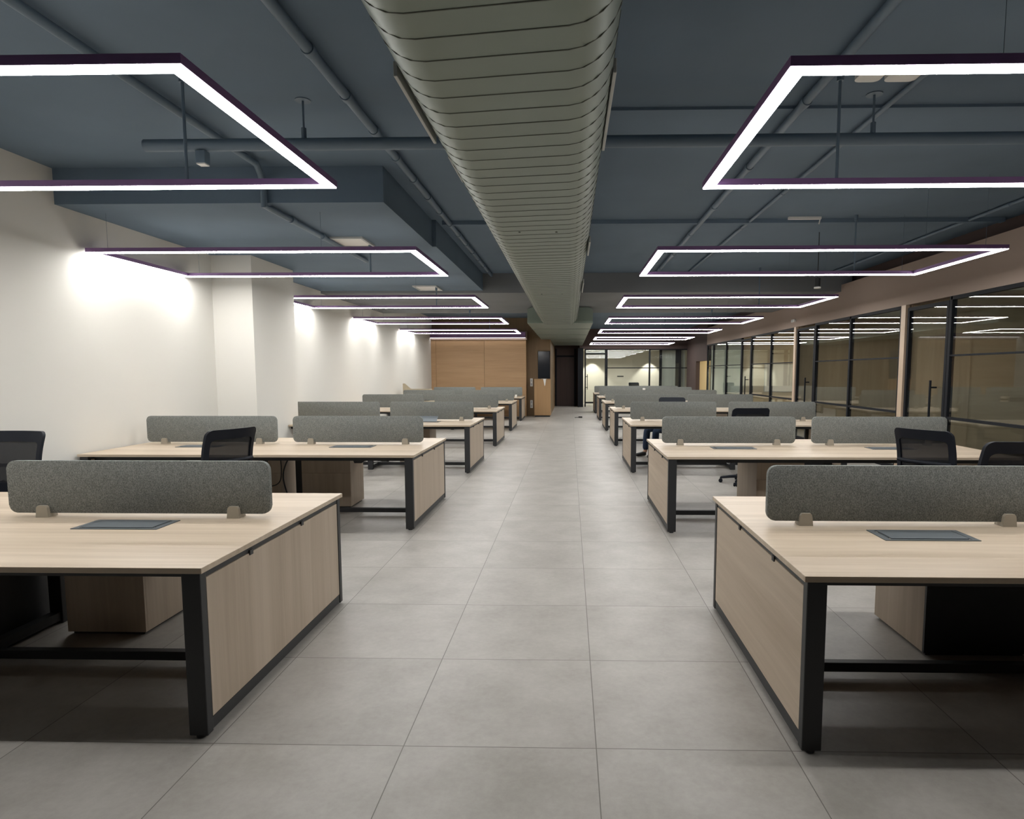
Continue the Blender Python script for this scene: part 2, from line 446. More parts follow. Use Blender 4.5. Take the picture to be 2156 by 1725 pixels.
# far glass front
def far_glass():
    root = bpy.data.objects.new('window_5', None); C.objects.link(root); root['kind'] = 'structure'
    bm = bmesh.new(); Y = 28.3
    for x in (1.65, 3.55, 5.33):
        bm_box(bm, x - 0.035, x + 0.035, Y, Y + 0.07, 0, 2.58)
    bm_box(bm, 1.65, 5.33, Y, Y + 0.07, 2.53, 2.58)
    bm_box(bm, 1.65, 5.33, Y, Y + 0.07, 0, 0.06)
    bm_box(bm, 1.65, 5.33, Y + 0.01, Y + 0.05, 1.72, 1.76)
    obj('window_frame', bm, MT['frame'], root)
    for a, b_ in ((1.68, 3.52), (3.58, 5.30)):
        box('pane', a, b_, Y + 0.02, Y + 0.03, 0.05, 2.54, MT['glass'], root)
    d = bpy.data.objects.new('door_4', None); C.objects.link(d); d['kind'] = 'structure'
    bm = bmesh.new()
    bm_box(bm, 0.66, 0.72, Y, Y + 0.06, 0.01, 2.58)
    bm_box(bm, 1.56, 1.61, Y, Y + 0.06, 0.01, 2.58)
    bm_box(bm, 0.72, 1.56, Y, Y + 0.06, 2.34, 2.40)
    bm_box(bm, 0.72, 1.56, Y, Y + 0.06, 2.53, 2.58)
    bm_box(bm, 0.72, 1.56, Y, Y + 0.06, 0.16, 0.23)
    obj('door_frame', bm, MT['frame'], d)
    box('pane', 0.717, 1.563, Y + 0.02, Y + 0.03, 0.03, 2.54, MT['glass'], d)
    bm = bmesh.new()
    bm_tube(bm, [(0.78, Y - 0.08, 0.78), (0.78, Y - 0.08, 1.46)], 0.014, 10)
    for z in (0.88, 1.36): bm_cyl(bm, (0.70, Y - 0.08, z), (0.80, Y + 0.02, z), 0.014, seg=8)
    obj('door_handle', bm, MT['frame'], d, True)
far_glass()
struct(box('trim_4', 0.36, 0.60, 28.2, 28.42, 0, 2.62, MT['frame']))
# partition screens inside the far room (grey-green panels at its right side)
for x0, x1 in ((4.05, 4.16), (4.78, 5.02)):
    struct(box('trim_5', x0, x1, 28.75, 28.85, 0, 2.62, MT['frame']))
struct(box('wall_far_room_return', 4.16, 5.25, 29.05, 29.1, 0, 2.62, MT['greywall']))

# corridor door
d = bpy.data.objects.new('door_5', None); C.objects.link(d); d['kind'] = 'structure'
bm = bmesh.new()
bm_box(bm, -0.66, -0.60, 29.1, 29.2, 0, 2.62); bm_box(bm, 0.20, 0.30, 29.1, 29.2, 0, 2.62)
bm_box(bm, -0.60, 0.20, 29.1, 29.2, 2.24, 2.32)
obj('door_frame', bm, MT['frame'], d)
box('door_leaf', -0.60, 0.20, 29.13, 29.18, 0.005, 2.24, MT['darkwood'], d)
box('transom_panel', -0.60, 0.20, 29.14, 29.18, 2.32, 2.60, MT['brown'], d)

# ------------------------------------------------------------------ LED frames
LZ = 2.74
def make_lamp(L, label, loc):
    """rectangular LED frame; origin at its aisle-side near corner, underside level"""
    sx, D, w, h = (1 if L > 0 else -1), 1.66, 0.074, 0.045
    a = abs(L)
    t = thing('pendant_light', label, 'light', loc, 0, 'rectangular LED frame lights')
    def ring(z0, z1, i):
        bm = bmesh.new()
        out = [(i, i), (a - i, i), (a - i, D - i), (i, D - i)]
        inn = [(w - i, w - i), (a - w + i, w - i), (a - w + i, D - w + i), (w - i, D - w + i)]
        V = {}
        for z in (z0, z1):
            for n, lst in (('o', out), ('i', inn)):
                for k, (x, y) in enumerate(lst): V[n, k, z] = bm.verts.new((x * sx, y, z))
        for k in range(4):
            j = (k + 1) % 4
            for q in (z0, z1): bm.faces.new((V['o', k, q], V['o', j, q], V['i', j, q], V['i', k, q]))
            for n in 'oi': bm.faces.new((V[n, k, z0], V[n, j, z0], V[n, j, z1], V[n, k, z1]))
        return bm
    obj('light_housing', ring(0.006, h, 0.0), MT['housing'], t)
    obj('led_strip', ring(0.0, 0.006, 0.004), MT['led'], t)
    return t
def rods(t, rx, loc, L):
    sx = 1 if L > 0 else -1
    D = 1.66
    def up(x, y):
        X, Y = loc[0] + x * sx, loc[1] + y
        if X < -1.74 and 6.02 < Y < 12.42: return 3.13
        if 12.42 < Y < 16.6: return 3.085
        return ZC
    for x, y, r in ((rx, D - 0.045, 0.010), (abs(L) - 0.2, D - 0.045, 0.0014), (rx, 0.045, 0.0014), (abs(L) - 0.2, 0.045, 0.0014)):
        zt = up(x, y) - LZ
        bm = bmesh.new()
        bm_cyl(bm, (x * sx, y, 0.05), (x * sx, y, zt), r, seg=10)
        o = obj('suspension_rod', bm, MT['pipe'], t, True)
        if r > 0.008:
            bm = bmesh.new(); bm_cyl(bm, (x * sx, y, zt - 0.07), (x * sx, y, zt - 0.001), 0.021, seg=12)
            obj('ceiling_cap', bm, MT['pipe'], o, True)
NTH = ['nearest to the camera', 'second from the camera', 'third from the camera', 'fourth from the camera', 'fifth from the camera', 'sixth from the camera', 'farthest from the camera']
LLY = [2.54, 6.32, 10.22, 14.15, 18.05]
for k in range(5):
    loc = (-1.515, LLY[k], LZ)
    t = make_lamp(-3.32, 'white LED frame light over the left desks, ' + NTH[k], loc)
    rods(t, 0.96, loc, -3.32)
t = thing('strip_light', 'single straight white LED strip along the top of the wood wall', 'light', (-3.2, 22.1, LZ))
box('light_housing', -1.66, 1.66, -0.045, 0.045, 0.006, 0.2, MT['housing'], t)
box('led_strip', -1.655, 1.655, -0.041, 0.041, 0.0, 0.006, MT['led_dim'], t)
RLY = [2.62, 6.38, 10.3, 14.2, 18.0, 21.9, 26.0]
for k in range(7):
    loc = (0.865, RLY[k], LZ)
    t = make_lamp(3.41, 'white LED frame light over the right desks, ' + NTH[k], loc)
    rods(t, 0.85 if k == 0 else 2.63, loc, 3.41)

# ------------------------------------------------------------------ ducts
def duct():
    cx, w, z0, z1, ya, yb = -0.268, 0.905, 2.685, 3.065, -2.6, 15.55
    t = thing('air_duct', 'long grey-green spiral oval air duct under the ceiling, ending in a wide box', 'duct', (0, 0, 0))
    r = (z1 - z0) / 2; zc = (z0 + z1) / 2
    def section(y, e=0.0, n=12):
        out = []
        for k in range(n + 1):
            a = -PI / 2 + PI * k / n
            out.append((cx + (w / 2 - r) + (r + e) * math.cos(a), y, zc + (r + e) * math.sin(a)))
        for k in range(n + 1):
            a = PI / 2 + PI * k / n
            out.append((cx - (w / 2 - r) + (r + e) * math.cos(a), y, zc + (r + e) * math.sin(a)))
        return out
    bm = bmesh.new(); prev = None
    for y in (ya, 2, 6, 10, yb):
        vs_ = [bm.verts.new(p) for p in section(y)]
        if prev:
            n = len(vs_)
            for i in range(n): bm.faces.new((prev[i], prev[(i + 1) % n], vs_[(i + 1) % n], vs_[i]))
        prev = vs_
    obj('duct_body', bm, MT['duct'], t, True)
    # helical lock seam standing proud of the skin
    sec = section(0, 0.0, 10)
    per = []
    tot = 0
    for i in range(len(sec)):
        per.append(tot); tot += (Vector(sec[(i + 1) % len(sec)]) - Vector(sec[i])).length
    lead = 0.312
    for st in (0, 1):
        pts = []
        k = 0
        while True:
            yk = yb - 0.1 - 0.156 * st - lead * k
            if yk < -2.2: break
            for i, p in enumerate(sec):
                pts.append((p[0], yk - lead * per[i] / tot, p[2]))
            k += 1
        bm = bmesh.new(); bm_tube(bm, pts, 0.0030, 5)
        obj('duct_seam', bm, MT['seam'], t, True)
    for (xs, y_a, y_b, z) in ((-1, 2.72, 3.5, 2.80), (1, 2.80, 3.75, 2.84), (1, 6.1, 6.8, 2.80), (1, 8.85, 9.9, 2.80), (-1, 3.9, 4.4, 2.86)):
        bm = bmesh.new()
        x = cx + xs * (w / 2 + 0.004)
        bm_box(bm, x - 0.008, x + 0.008, y_a, y_b, z - 0.03, z + 0.03, 0.003)
        obj('air_grille', bm, MT['grille'], t)
    for y in (1.2, 5.2, 8.9, 12.2):
        for s in (-1, 1):
            bm = bmesh.new()
            bm_cyl(bm, (cx + s * 0.36, y, zc + 0.02), (cx + s * 0.36, y, ZC), 0.004, seg=6)
            obj('hanger', bm, MT['pipe'], t)
    for y in (5.25, 9.35):
        for xx in (-0.41, -0.11):
            bm = bmesh.new(); bm_cyl(bm, (xx, y, z0 - 0.006), (xx, y, z0 + 0.004), 0.009, seg=8)
            obj('test_port', bm, MT['seam'], t)
    # wide plenum duct beyond
    t2 = t
    bm = bmesh.new()
    poly = [(-1.0, 2.70), (0.54, 2.70), (0.54, 3.02), (0.44, 3.07), (-0.9, 3.07), (-1.0, 3.02)]
    bm_prism(bm, poly, lambda p: (p[0], 15.0, p[1]), lambda p: (p[0], 27.5, p[1]))
    pb = obj('plenum_box', bm, MT['duct'], t2)
    for y in (17.0, 19.6, 22.2, 24.8):
        bm = bmesh.new()
        bm_box(bm, -1.012, 0.552, y, y + 0.035, 2.692, 3.04, 0.003)
        obj('duct_flange', bm, MT['duct'], t2)
    for y in (15.4, 18.4, 21.5, 26):
        for x in (-0.9, 0.44):
            bm = bmesh.new()
            bm_cyl(bm, (x, y, 3.03), (x, y, 3.085 if y < 16.6 else ZC), 0.005, seg=6)
            obj('hanger', bm, MT['pipe'], t2)
duct()

# ------------------------------------------------------------------ ceiling pipes and fittings
def pipe(name, label, pts, r, couplings=()):
    t = thing(name, label, 'pipe', (0, 0, 0))
    bm = bmesh.new(); bm_tube(bm, pts, r, 14)
    obj('pipe_run', bm, MT['pipe'], t, True)
    if couplings:
        for p0, p1 in couplings:
            bm = bmesh.new(); bm_cyl(bm, p0, p1, r * 1.22, seg=14)
            obj('coupling', bm, MT['pipe'], t, True)
    return t
main = pipe('water_pipe', 'thick grey sprinkler pipe crossing the ceiling above the duct', [(-3.03, 4.6, 3.16), (5.1, 4.6, 3.16)], 0.0425)
for x in (-1.885, 2.1, 4.2):
    bm = bmesh.new()
    bm_cyl(bm, (x, 4.6, 3.19), (x, 4.6, ZC), 0.008, seg=8)
    bm_cyl(bm, (x, 4.6, 3.19), (x, 4.6, 3.27), 0.018, seg=10)
    bm_cyl(bm, (x, 4.6, ZC - 0.006), (x, 4.6, ZC), 0.055, seg=14)
    obj('pipe_hanger', bm, MT['pipe'], main, True)
def along(x, y0, y1, z, step, r):
    c = []
    y = y0 + step * 0.7
    while y < y1 - 0.1:
        c.append(((x, y, z), (x, y + 0.06, z))); y += step
    return c
zp = ZC - 0.043
pipe('conduit_pipe', 'grey pipe running lengthwise under ceiling left of the duct', [(-1.52, -2.5, zp), (-1.52, 12.38, zp)], 0.032, along(-1.52, 1.5, 12, zp, 0.62, 0.03))
pipe('conduit_pipe', 'grey pipe stepping down the face of the lowered ceiling on the left',
     [(-2.82, 0.5, zp), (-2.82, 5.80, zp), (-2.84, 5.92, zp - 0.06), (-2.85, 5.985, zp - 0.12), (-2.85, 5.985, 3.09), (-2.84, 6.10, 3.095), (-2.83, 8.9, 3.095)], 0.030,
     [((-2.83, 6.5, 3.095), (-2.83, 6.57, 3.095)), ((-2.83, 7.3, 3.095), (-2.83, 7.37, 3.095)), ((-2.83, 8.2, 3.095), (-2.83, 8.27, 3.095))])
pipe('conduit_pipe', 'pale grey pipe running lengthwise right of the duct', [(1.635, -2.5, zp), (1.635, 12.38, zp)], 0.03, along(1.635, 2.2, 12, zp, 1.4, 0.03))
pipe('conduit_pipe', 'thin dark pipe running lengthwise over the right desks', [(2.25, 4.13, ZC - 0.028), (2.25, 12.38, ZC - 0.028)], 0.019, along(2.25, 4.2, 12, ZC - 0.028, 1.6, 0.02))
pipe('conduit_pipe', 'thin dark pipe along the ceiling close to the glass wall', [(4.96, -2.5, ZC - 0.028), (4.96, 12.38, ZC - 0.028)], 0.019, along(4.96, 4.2, 12, ZC - 0.028, 1.9, 0.02))
# pipe drop with a small box light
t = thing('clip_light', 'small square lamp clipped under the thick ceiling pipe', 'light', (-2.62, 4.6, 3.03))
box('lamp_body', -0.035, 0.035, -0.035, 0.035, 0.0, 0.088, MT['pipe'], t, 0.004)
box('lamp_lens', -0.03, 0.03, -0.03, 0.03, -0.008, 0.0, MT['white'], t)
t = thing('spotlight', 'black cylinder spotlight hanging below the second right light frame', 'light', (3.42, 8.95, 2.70))
bm = bmesh.new(); bm_cyl(bm, (0, 0, 0.02), (0, 0, 0.14), 0.038, seg=20); obj('lamp_body', bm, MT['black'], t, True)
bm = bmesh.new(); bm_cyl(bm, (0, 0, 0), (0, 0, 0.02), 0.045, seg=20); obj('lamp_lens', bm, MT['white'], t, True)
bm = bmesh.new(); bm_cyl(bm, (0, 0, 0.14), (0, 0, ZC - 2.70), 0.006, seg=8); obj('suspension_rod', bm, MT['black'], t, True)
t = thing('emergency_light', 'small white fitting on the taupe wall above the glass', 'light', (XR, 14.9, 2.73))
box('lamp_body', -0.05, 0, -0.10, 0.10, -0.03, 0.03, MT['white'], t, 0.006)
box('lamp_lens', -0.055, -0.05, -0.08, 0.08, -0.02, 0.02, MT['grille'], t)
def ceiling_vent(label, x, y, z, w, d):
    t = thing('ceiling_vent', label, 'vent', (x, y, z))
    bm = bmesh.new()
    bm_box(bm, -w / 2, w / 2, -d / 2, -d / 2 + 0.03, -0.022, 0); bm_box(bm, -w / 2, w / 2, d / 2 - 0.03, d / 2, -0.022, 0)
    bm_box(bm, -w / 2, -w / 2 + 0.03, -d / 2 + 0.03, d / 2 - 0.03, -0.022, 0); bm_box(bm, w / 2 - 0.03, w / 2, -d / 2 + 0.03, d / 2 - 0.03, -0.022, 0)
    obj('vent_frame', bm, MT['grille'], t)
    box('vent_panel', -w / 2 + 0.03, w / 2 - 0.03, -d / 2 + 0.03, d / 2 - 0.03, -0.014, -0.002, MT['white'], t)
ceiling_vent('white square vent on the lowered ceiling between second and third left lights', -2.66, 11.95, 3.13, 0.44, 0.62)
ceiling_vent('thin white vent at the lowered ceiling step above the second left light', -2.63, 7.75, 3.13, 0.40, 0.5)
t = thing('ceiling_fitting', 'pair of white plates on the ceiling above the nearest right light', 'fitting', (2.03, 4.25, ZC))
for x0, x1 in ((-0.19, -0.03), (0.0, 0.2)):
    bm = bmesh.new()
    bm_prism(bm, rrect(x1 - x0, 0.2, 0.04, 5, (x0 + x1) / 2, 0), lambda p: (p[0], p[1], -0.03), lambda p: (p[0], p[1], 0))
    obj('plate', bm, MT['white'], t)
t = thing('ceiling_bracket', 'thin white bar with a short arm on the right ceiling', 'bracket', (2.9, 8.08, ZC))
box('bar', -0.2, 0.2, -0.02, 0.02, -0.03, 0, MT['white'], t)
bm = bmesh.new(); bm_tube(bm, [(0.19, 0, -0.03), (0.17, -0.02, -0.09)], 0.007, 6); obj('arm', bm, MT['white'], t)

# ------------------------------------------------------------------ bench desks
LEN, DEP, HT = 3.33, 1.62, 0.745
def make_bench(sx, label, loc, grain):
    """two-sided bench; origin on the floor at its aisle-side near corner"""
    t = thing('bench_desk', label, 'desk', loc, 0, 'bench desks along the left wall' if sx < 0 else 'bench desks on the glass side')
    def B(name, x0, x1, y0, y1, z0, z1, mat, bev=0.0):
        return box(name, x0 * sx, x1 * sx, y0, y1, z0, z1, mat, t, bev)
    B('desktop', 0, LEN, 0, DEP, HT - 0.025, HT, MT['oak_x'], 0.002)
    zt = HT - 0.025
    for x0 in (0.015, LEN - 0.095):
        for y0 in (0.012, DEP - 0.057):
            l = B('leg', x0, x0 + 0.08, y0, y0 + 0.045, 0.012, zt - 0.002, MT['black'], 0.004)
            bm = bmesh.new(); bm_cyl(bm, ((x0 + 0.04) * sx, y0 + 0.022, 0), ((x0 + 0.04) * sx, y0 + 0.022, 0.012), 0.02, seg=14)
            obj('foot_pad', bm, MT['steel_dark'], l)
        B('frame_rail', x0 + 0.005, x0 + 0.07, 0.057, DEP - 0.057, zt - 0.03, zt - 0.002, MT['black'])
        B('frame_rail', x0 + 0.005, x0 + 0.07, 0.057, DEP - 0.057, 0.018, 0.07, MT['black'])
    p = B('end_panel', 0.018, 0.036, 0.062, DEP - 0.062, 0.074, zt - 0.034, grain, 0.001)
    B('end_panel', LEN - 0.036, LEN - 0.018, 0.062, DEP - 0.062, 0.074, zt - 0.034, grain, 0.001)
    for y in (0.42, 1.0):
        B('panel_clip', 0.012, 0.03, y, y + 0.03, zt - 0.044, zt - 0.02, MT['black'])
    for y0 in (0.35, DEP - 0.40):
        B('leg', LEN / 2 - 0.04, LEN / 2 + 0.04, y0, y0 + 0.05, 0.0, zt - 0.002, MT['black'], 0.004)
    B('frame_rail', LEN / 2 - 0.03, LEN / 2 + 0.03, 0.402, 0.664, 0.018, 0.07, MT['black'])
    B('frame_rail', LEN / 2 - 0.03, LEN / 2 + 0.03, 0.711, DEP - 0.402, 0.018, 0.07, MT['black'])
    for y0 in (0.10, DEP - 0.14):
        B('beam', 0.096, LEN - 0.096, y0, y0 + 0.04, zt - 0.045, zt - 0.002, MT['black'])
    B('stretcher', 0.086, LEN - 0.086, 0.665, 0.71, 0.030, 0.078, MT['black'], 0.003)
    B('cable_tray', 0.5, LEN - 0.5, DEP / 2 + 0.02, DEP / 2 + 0.16, zt - 0.075, zt - 0.06, MT['black'])
    return t
LY = [2.50, 6.05, 9.56, 13.12, 16.62, 20.05]
RY = [2.45, 5.99, 9.66, 13.25, 16.70, 20.30, 23.85]
XLD, XRD = -1.515, 0.93
ORD = ['first', 'second', 'third', 'fourth', 'fifth', 'sixth', 'seventh']
ROWN = ['front row', 'second row from the front', 'third row from the front', 'fourth row from the front', 'fifth row from the front', 'last row before the wood wall']
ROWR = ROWN[:5] + ['sixth row from the front', 'last row before the far glass']
pl = make_bench(-1, 'light oak bench desk left of the aisle, ' + ROWN[0], (XLD, LY[0], 0), MT['oak_z'])
pr = make_bench(1, 'light oak bench desk right of the aisle, ' + ROWR[0], (XRD, RY[0], 0), MT['oak_y'])
BENCH = {}
for k in range(1, 6):
    BENCH[k] = d_ = dup(pl, (XLD, LY[k], 0), label='light oak bench desk left of the aisle, ' + ROWN[k])
    if k == 1:
        # hinged cable bracket under the front edge
        bm = bmesh.new()
        bm_prism(bm, [(0.60, 0.69), (0.90, 0.69), (0.90, 0.65), (0.86, 0.55), (0.78, 0.55), (0.62, 0.66)],
                 lambda p: (-p[0], 0.80, p[1]), lambda p: (-p[0], 0.92, p[1]))
        obj('cable_bracket', bm, MT['black'], d_)
for k in range(1, 7): dup(pr, (XRD, RY[k], 0), label='light oak bench desk right of the aisle, ' + ROWR[k])

# ------------------------------------------------------------------ desk screens
def make_screen(w, label, loc, z1=1.06):
    t = thing('desk_screen', label, 'screen', loc, 0, 'grey felt desk screens')
    h = z1 - HT - 0.022
    bm = bmesh.new()
    bm_prism(bm, rrect(w, h, 0.045, 6, 0, 0.022 + h / 2), lambda p: (p[0], -0.014, p[1]), lambda p: (p[0], 0.014, p[1]))
    es = [e for e in bm.edges if abs(e.verts[0].co.y - e.verts[1].co.y) < 1e-6]
    bmesh.ops.bevel(bm, geom=es, offset=0.004, segments=2, affect='EDGES', profile=0.5)
    obj('screen_panel', bm, MT['fabric'], t, True)
    for x in (-w / 2 + 0.2, w / 2 - 0.2):
        bm = bmesh.new()
        prof = [(-0.036, 0.0), (0.036, 0.0), (0.030, 0.055), (0.022, 0.066), (-0.022, 0.066), (-0.030, 0.055)]
        for y0, y1 in ((-0.034, -0.0142), (0.0142, 0.034)):
            bm_prism(bm, prof, lambda p, a=y0: (x + p[0], a, p[1]), lambda p, a=y1: (x + p[0], a, p[1]))
        bm_box(bm, x - 0.036, x + 0.036, -0.03, 0.03, 0.0, 0.02)
        obj('clamp', bm, MT['clamp'], t)
    return t
def screen_at(x0, x1, y, label, z1=1.06, first=[]):
    return make_screen(x1 - x0, label, ((x0 + x1) / 2, y, HT), z1)
SL = [[(-3.13, -1.655)], [(-4.77, -3.29), (-3.105, -1.64)], [(-4.60, -3.17), (-2.99, -1.60)], [(-4.63, -3.255), (-3.01, -1.59)],
      [(-4.63, -3.2), (-2.98, -1.545)], [(-4.52, -3.13), (-2.955, -1.575)]]
SLY = [3.415, 7.0, 10.45, 14.02, 17.5, 20.95]
for k, row in enumerate(SL):
    for j, (a, b_) in enumerate(row):
        end = 'on wall half' if len(row) == 2 and j == 0 else 'on aisle half'
        screen_at(a, b_, SLY[k], 'grey felt screen %s of left desk, %s' % (end, ROWN[k]))
SR = [[(1.04, 2.49)], [(1.023, 2.483), (2.664, 4.123)], [(1.01, 2.43), (2.635, 4.06)], [(1.0, 2.45), (2.62, 4.06)],
      [(0.99, 2.43), (2.61, 4.06)], [(0.99, 2.43), (2.61, 4.06)], [(0.96, 4.2)]]
SRY = [3.312, 6.985, 10.52, 14.1, 17.58, 21.15, 24.7]
for k, row in enumerate(SR):
    for j, (a, b_) in enumerate(row):
        end = 'on glass half' if j == 1 else 'on aisle half'
        if k == 6:
            screen_at(a, b_, SRY[k], 'long grey felt screen along the last right-hand desk', 1.02)
        else:
            screen_at(a, b_, SRY[k], 'grey felt screen %s of right desk, %s' % (end, ROWR[k]))

# ------------------------------------------------------------------ flush power boxes
def make_power(label, loc):
    t = thing('power_box', label, 'power box', loc, 0, 'flip-lid power boxes set in desktops')
    bm = bmesh.new()
    bm_box(bm, -0.225, 0.225, -0.1, -0.083, 0, 0.004); bm_box(bm, -0.225, 0.225, 0.083, 0.1, 0, 0.004)
    bm_box(bm, -0.225, -0.195, -0.083, 0.083, 0, 0.004); bm_box(bm, 0.195, 0.225, -0.083, 0.083, 0, 0.004)
    obj('rim', bm, MT['steel'], t)
    box('lid', -0.185, 0.185, -0.074, 0.083, 0.0, 0.007, MT['steel'], t, 0.002)
    box('finger_slot', -0.195, 0.195, -0.083, -0.074, 0.0, 0.002, MT['steel_dark'], t)
    for s in (-1, 1): box('hinge', s * 0.185 if s > 0 else -0.195, 0.195 if s > 0 else -0.185, -0.05, 0.05, 0.0, 0.003, MT['steel_dark'], t)
    return t
p0 = make_power('grey flip-lid power box in the left front-row desktop', (-2.34, 3.225, HT))
dup(p0, (1.735, 3.09, HT), label='grey flip-lid power box in the right front-row desktop')
dup(p0, (-2.35, 6.75, HT), label='grey power box on the aisle-side half of the second-row left desktop')
dup(p0, (-4.02, 6.75, HT), label='grey power box on the wall-side half of the second-row left desktop')
dup(p0, (1.735, 6.70, HT), label='grey power box on the aisle-side half of the second-row right desktop')
dup(p0, (3.38, 6.70, HT), label='grey power box on the glass-side half of the second-row right desktop')
dup(p0, (1.735, 10.25, HT), label='grey power box in the third-row right desktop')
t = dup(p0, (-2.34, 10.2, HT), label='grey power box with its lid raised on the third-row left desktop')
for c in kids(t):
    if c.name.startswith('lid'):
        c.location = (0, 0.01, 0.042); c.rotation_euler = (math.radians(30), 0, 0)

# ------------------------------------------------------------------ pedestals under the desks
def pedestal(label, x0, x1, y0, y1, dark=False, body='oak_z'):
    cx_, cy_ = (x0 + x1) / 2, (y0 + y1) / 2
    w, d_ = (x1 - x0) / 2, (y1 - y0) / 2
    t = thing('pedestal_cabinet', label, 'cabinet', (cx_, cy_, 0), 0, 'oak pedestals under the desks')
    box('plinth', -w + 0.02, w - 0.02, -d_ + 0.02, d_ - 0.02, 0, 0.018, MT['black'], t)
    box('body', -w, w, -d_ + 0.018, d_, 0.018, 0.64, MT[body], t, 0.001)
    box('drawer_front', -w, w, -d_, -d_ + 0.017, 0.018, 0.40, MT['oak_z'] if not dark else MT['black'], t, 0.001)
    box('drawer_front', -w, w, -d_, -d_ + 0.017, 0.403, 0.64, MT['oak_z'] if not dark else MT['black'], t, 0.001)
pedestal('oak pedestal cabinet on the aisle side of the middle leg, left front-row desk', -2.97, -2.50, 3.55, 4.02)
pedestal('oak pedestal cabinet on the aisle side of the middle leg, second-row left desk', -3.06, -2.50, 7.07, 7.52)
pedestal('oak pedestal cabinet on the wall side of the middle leg, second-row left desk', -3.86, -3.30, 7.07, 7.52)
pedestal('pedestal cabinet blackened for shade, wall side of the middle leg, left front-row desk', -3.86, -3.26, 3.30, 4.02, True, 'black')  # body and fronts coloured black to paint in the under-desk shade
pedestal('oak pedestal cabinet under the third-row left desk', -2.88, -2.36, 10.55, 11.05)
pedestal('oak pedestal cabinet with dark front under the right front-row desk', 1.935, 2.5, 3.37, 3.93, True)
pedestal('oak pedestal cabinet under the second-row right desk', 2.0, 2.5, 6.72, 7.5)

# black cords hanging under the second left desk
def cord(label, pts, r=0.008):
    bm = bmesh.new(); P = [Vector(p) for p in pts]; out = []
    n = len(P)
    for i in range(n - 1):
        a, b_, c, d_ = P[max(i - 1, 0)], P[i], P[i + 1], P[min(i + 2, n - 1)]
        for k in range(6):
            u = k / 6
            out.append(0.5 * ((2 * b_) + (c - a) * u + (2 * a - 5 * b_ + 4 * c - d_) * u * u + (3 * b_ - a - 3 * c + d_) * u ** 3))
    out.append(P[-1]); bm_tube(bm, out, r, 8)
    o = obj('power_cord', bm, MT['black'], BENCH[1], True)
    o.location = (-XLD, -LY[1], 0)
    return o
cord('black cord curving down beside the middle leg of the second left desk', [(-3.05, 6.85, 0.67), (-3.13, 6.84, 0.55), (-3.17, 6.84, 0.4), (-3.14, 6.85, 0.22), (-3.10, 6.9, 0.012), (-3.0, 6.95, 0.009)])
cord('thin black cord trailing left under the second left desk', [(-3.22, 6.9, 0.60), (-3.215, 6.9, 0.45), (-3.24, 6.9, 0.33), (-3.32, 6.88, 0.285), (-3.45, 6.9, 0.30), (-3.6, 6.9, 0.55)], 0.006)

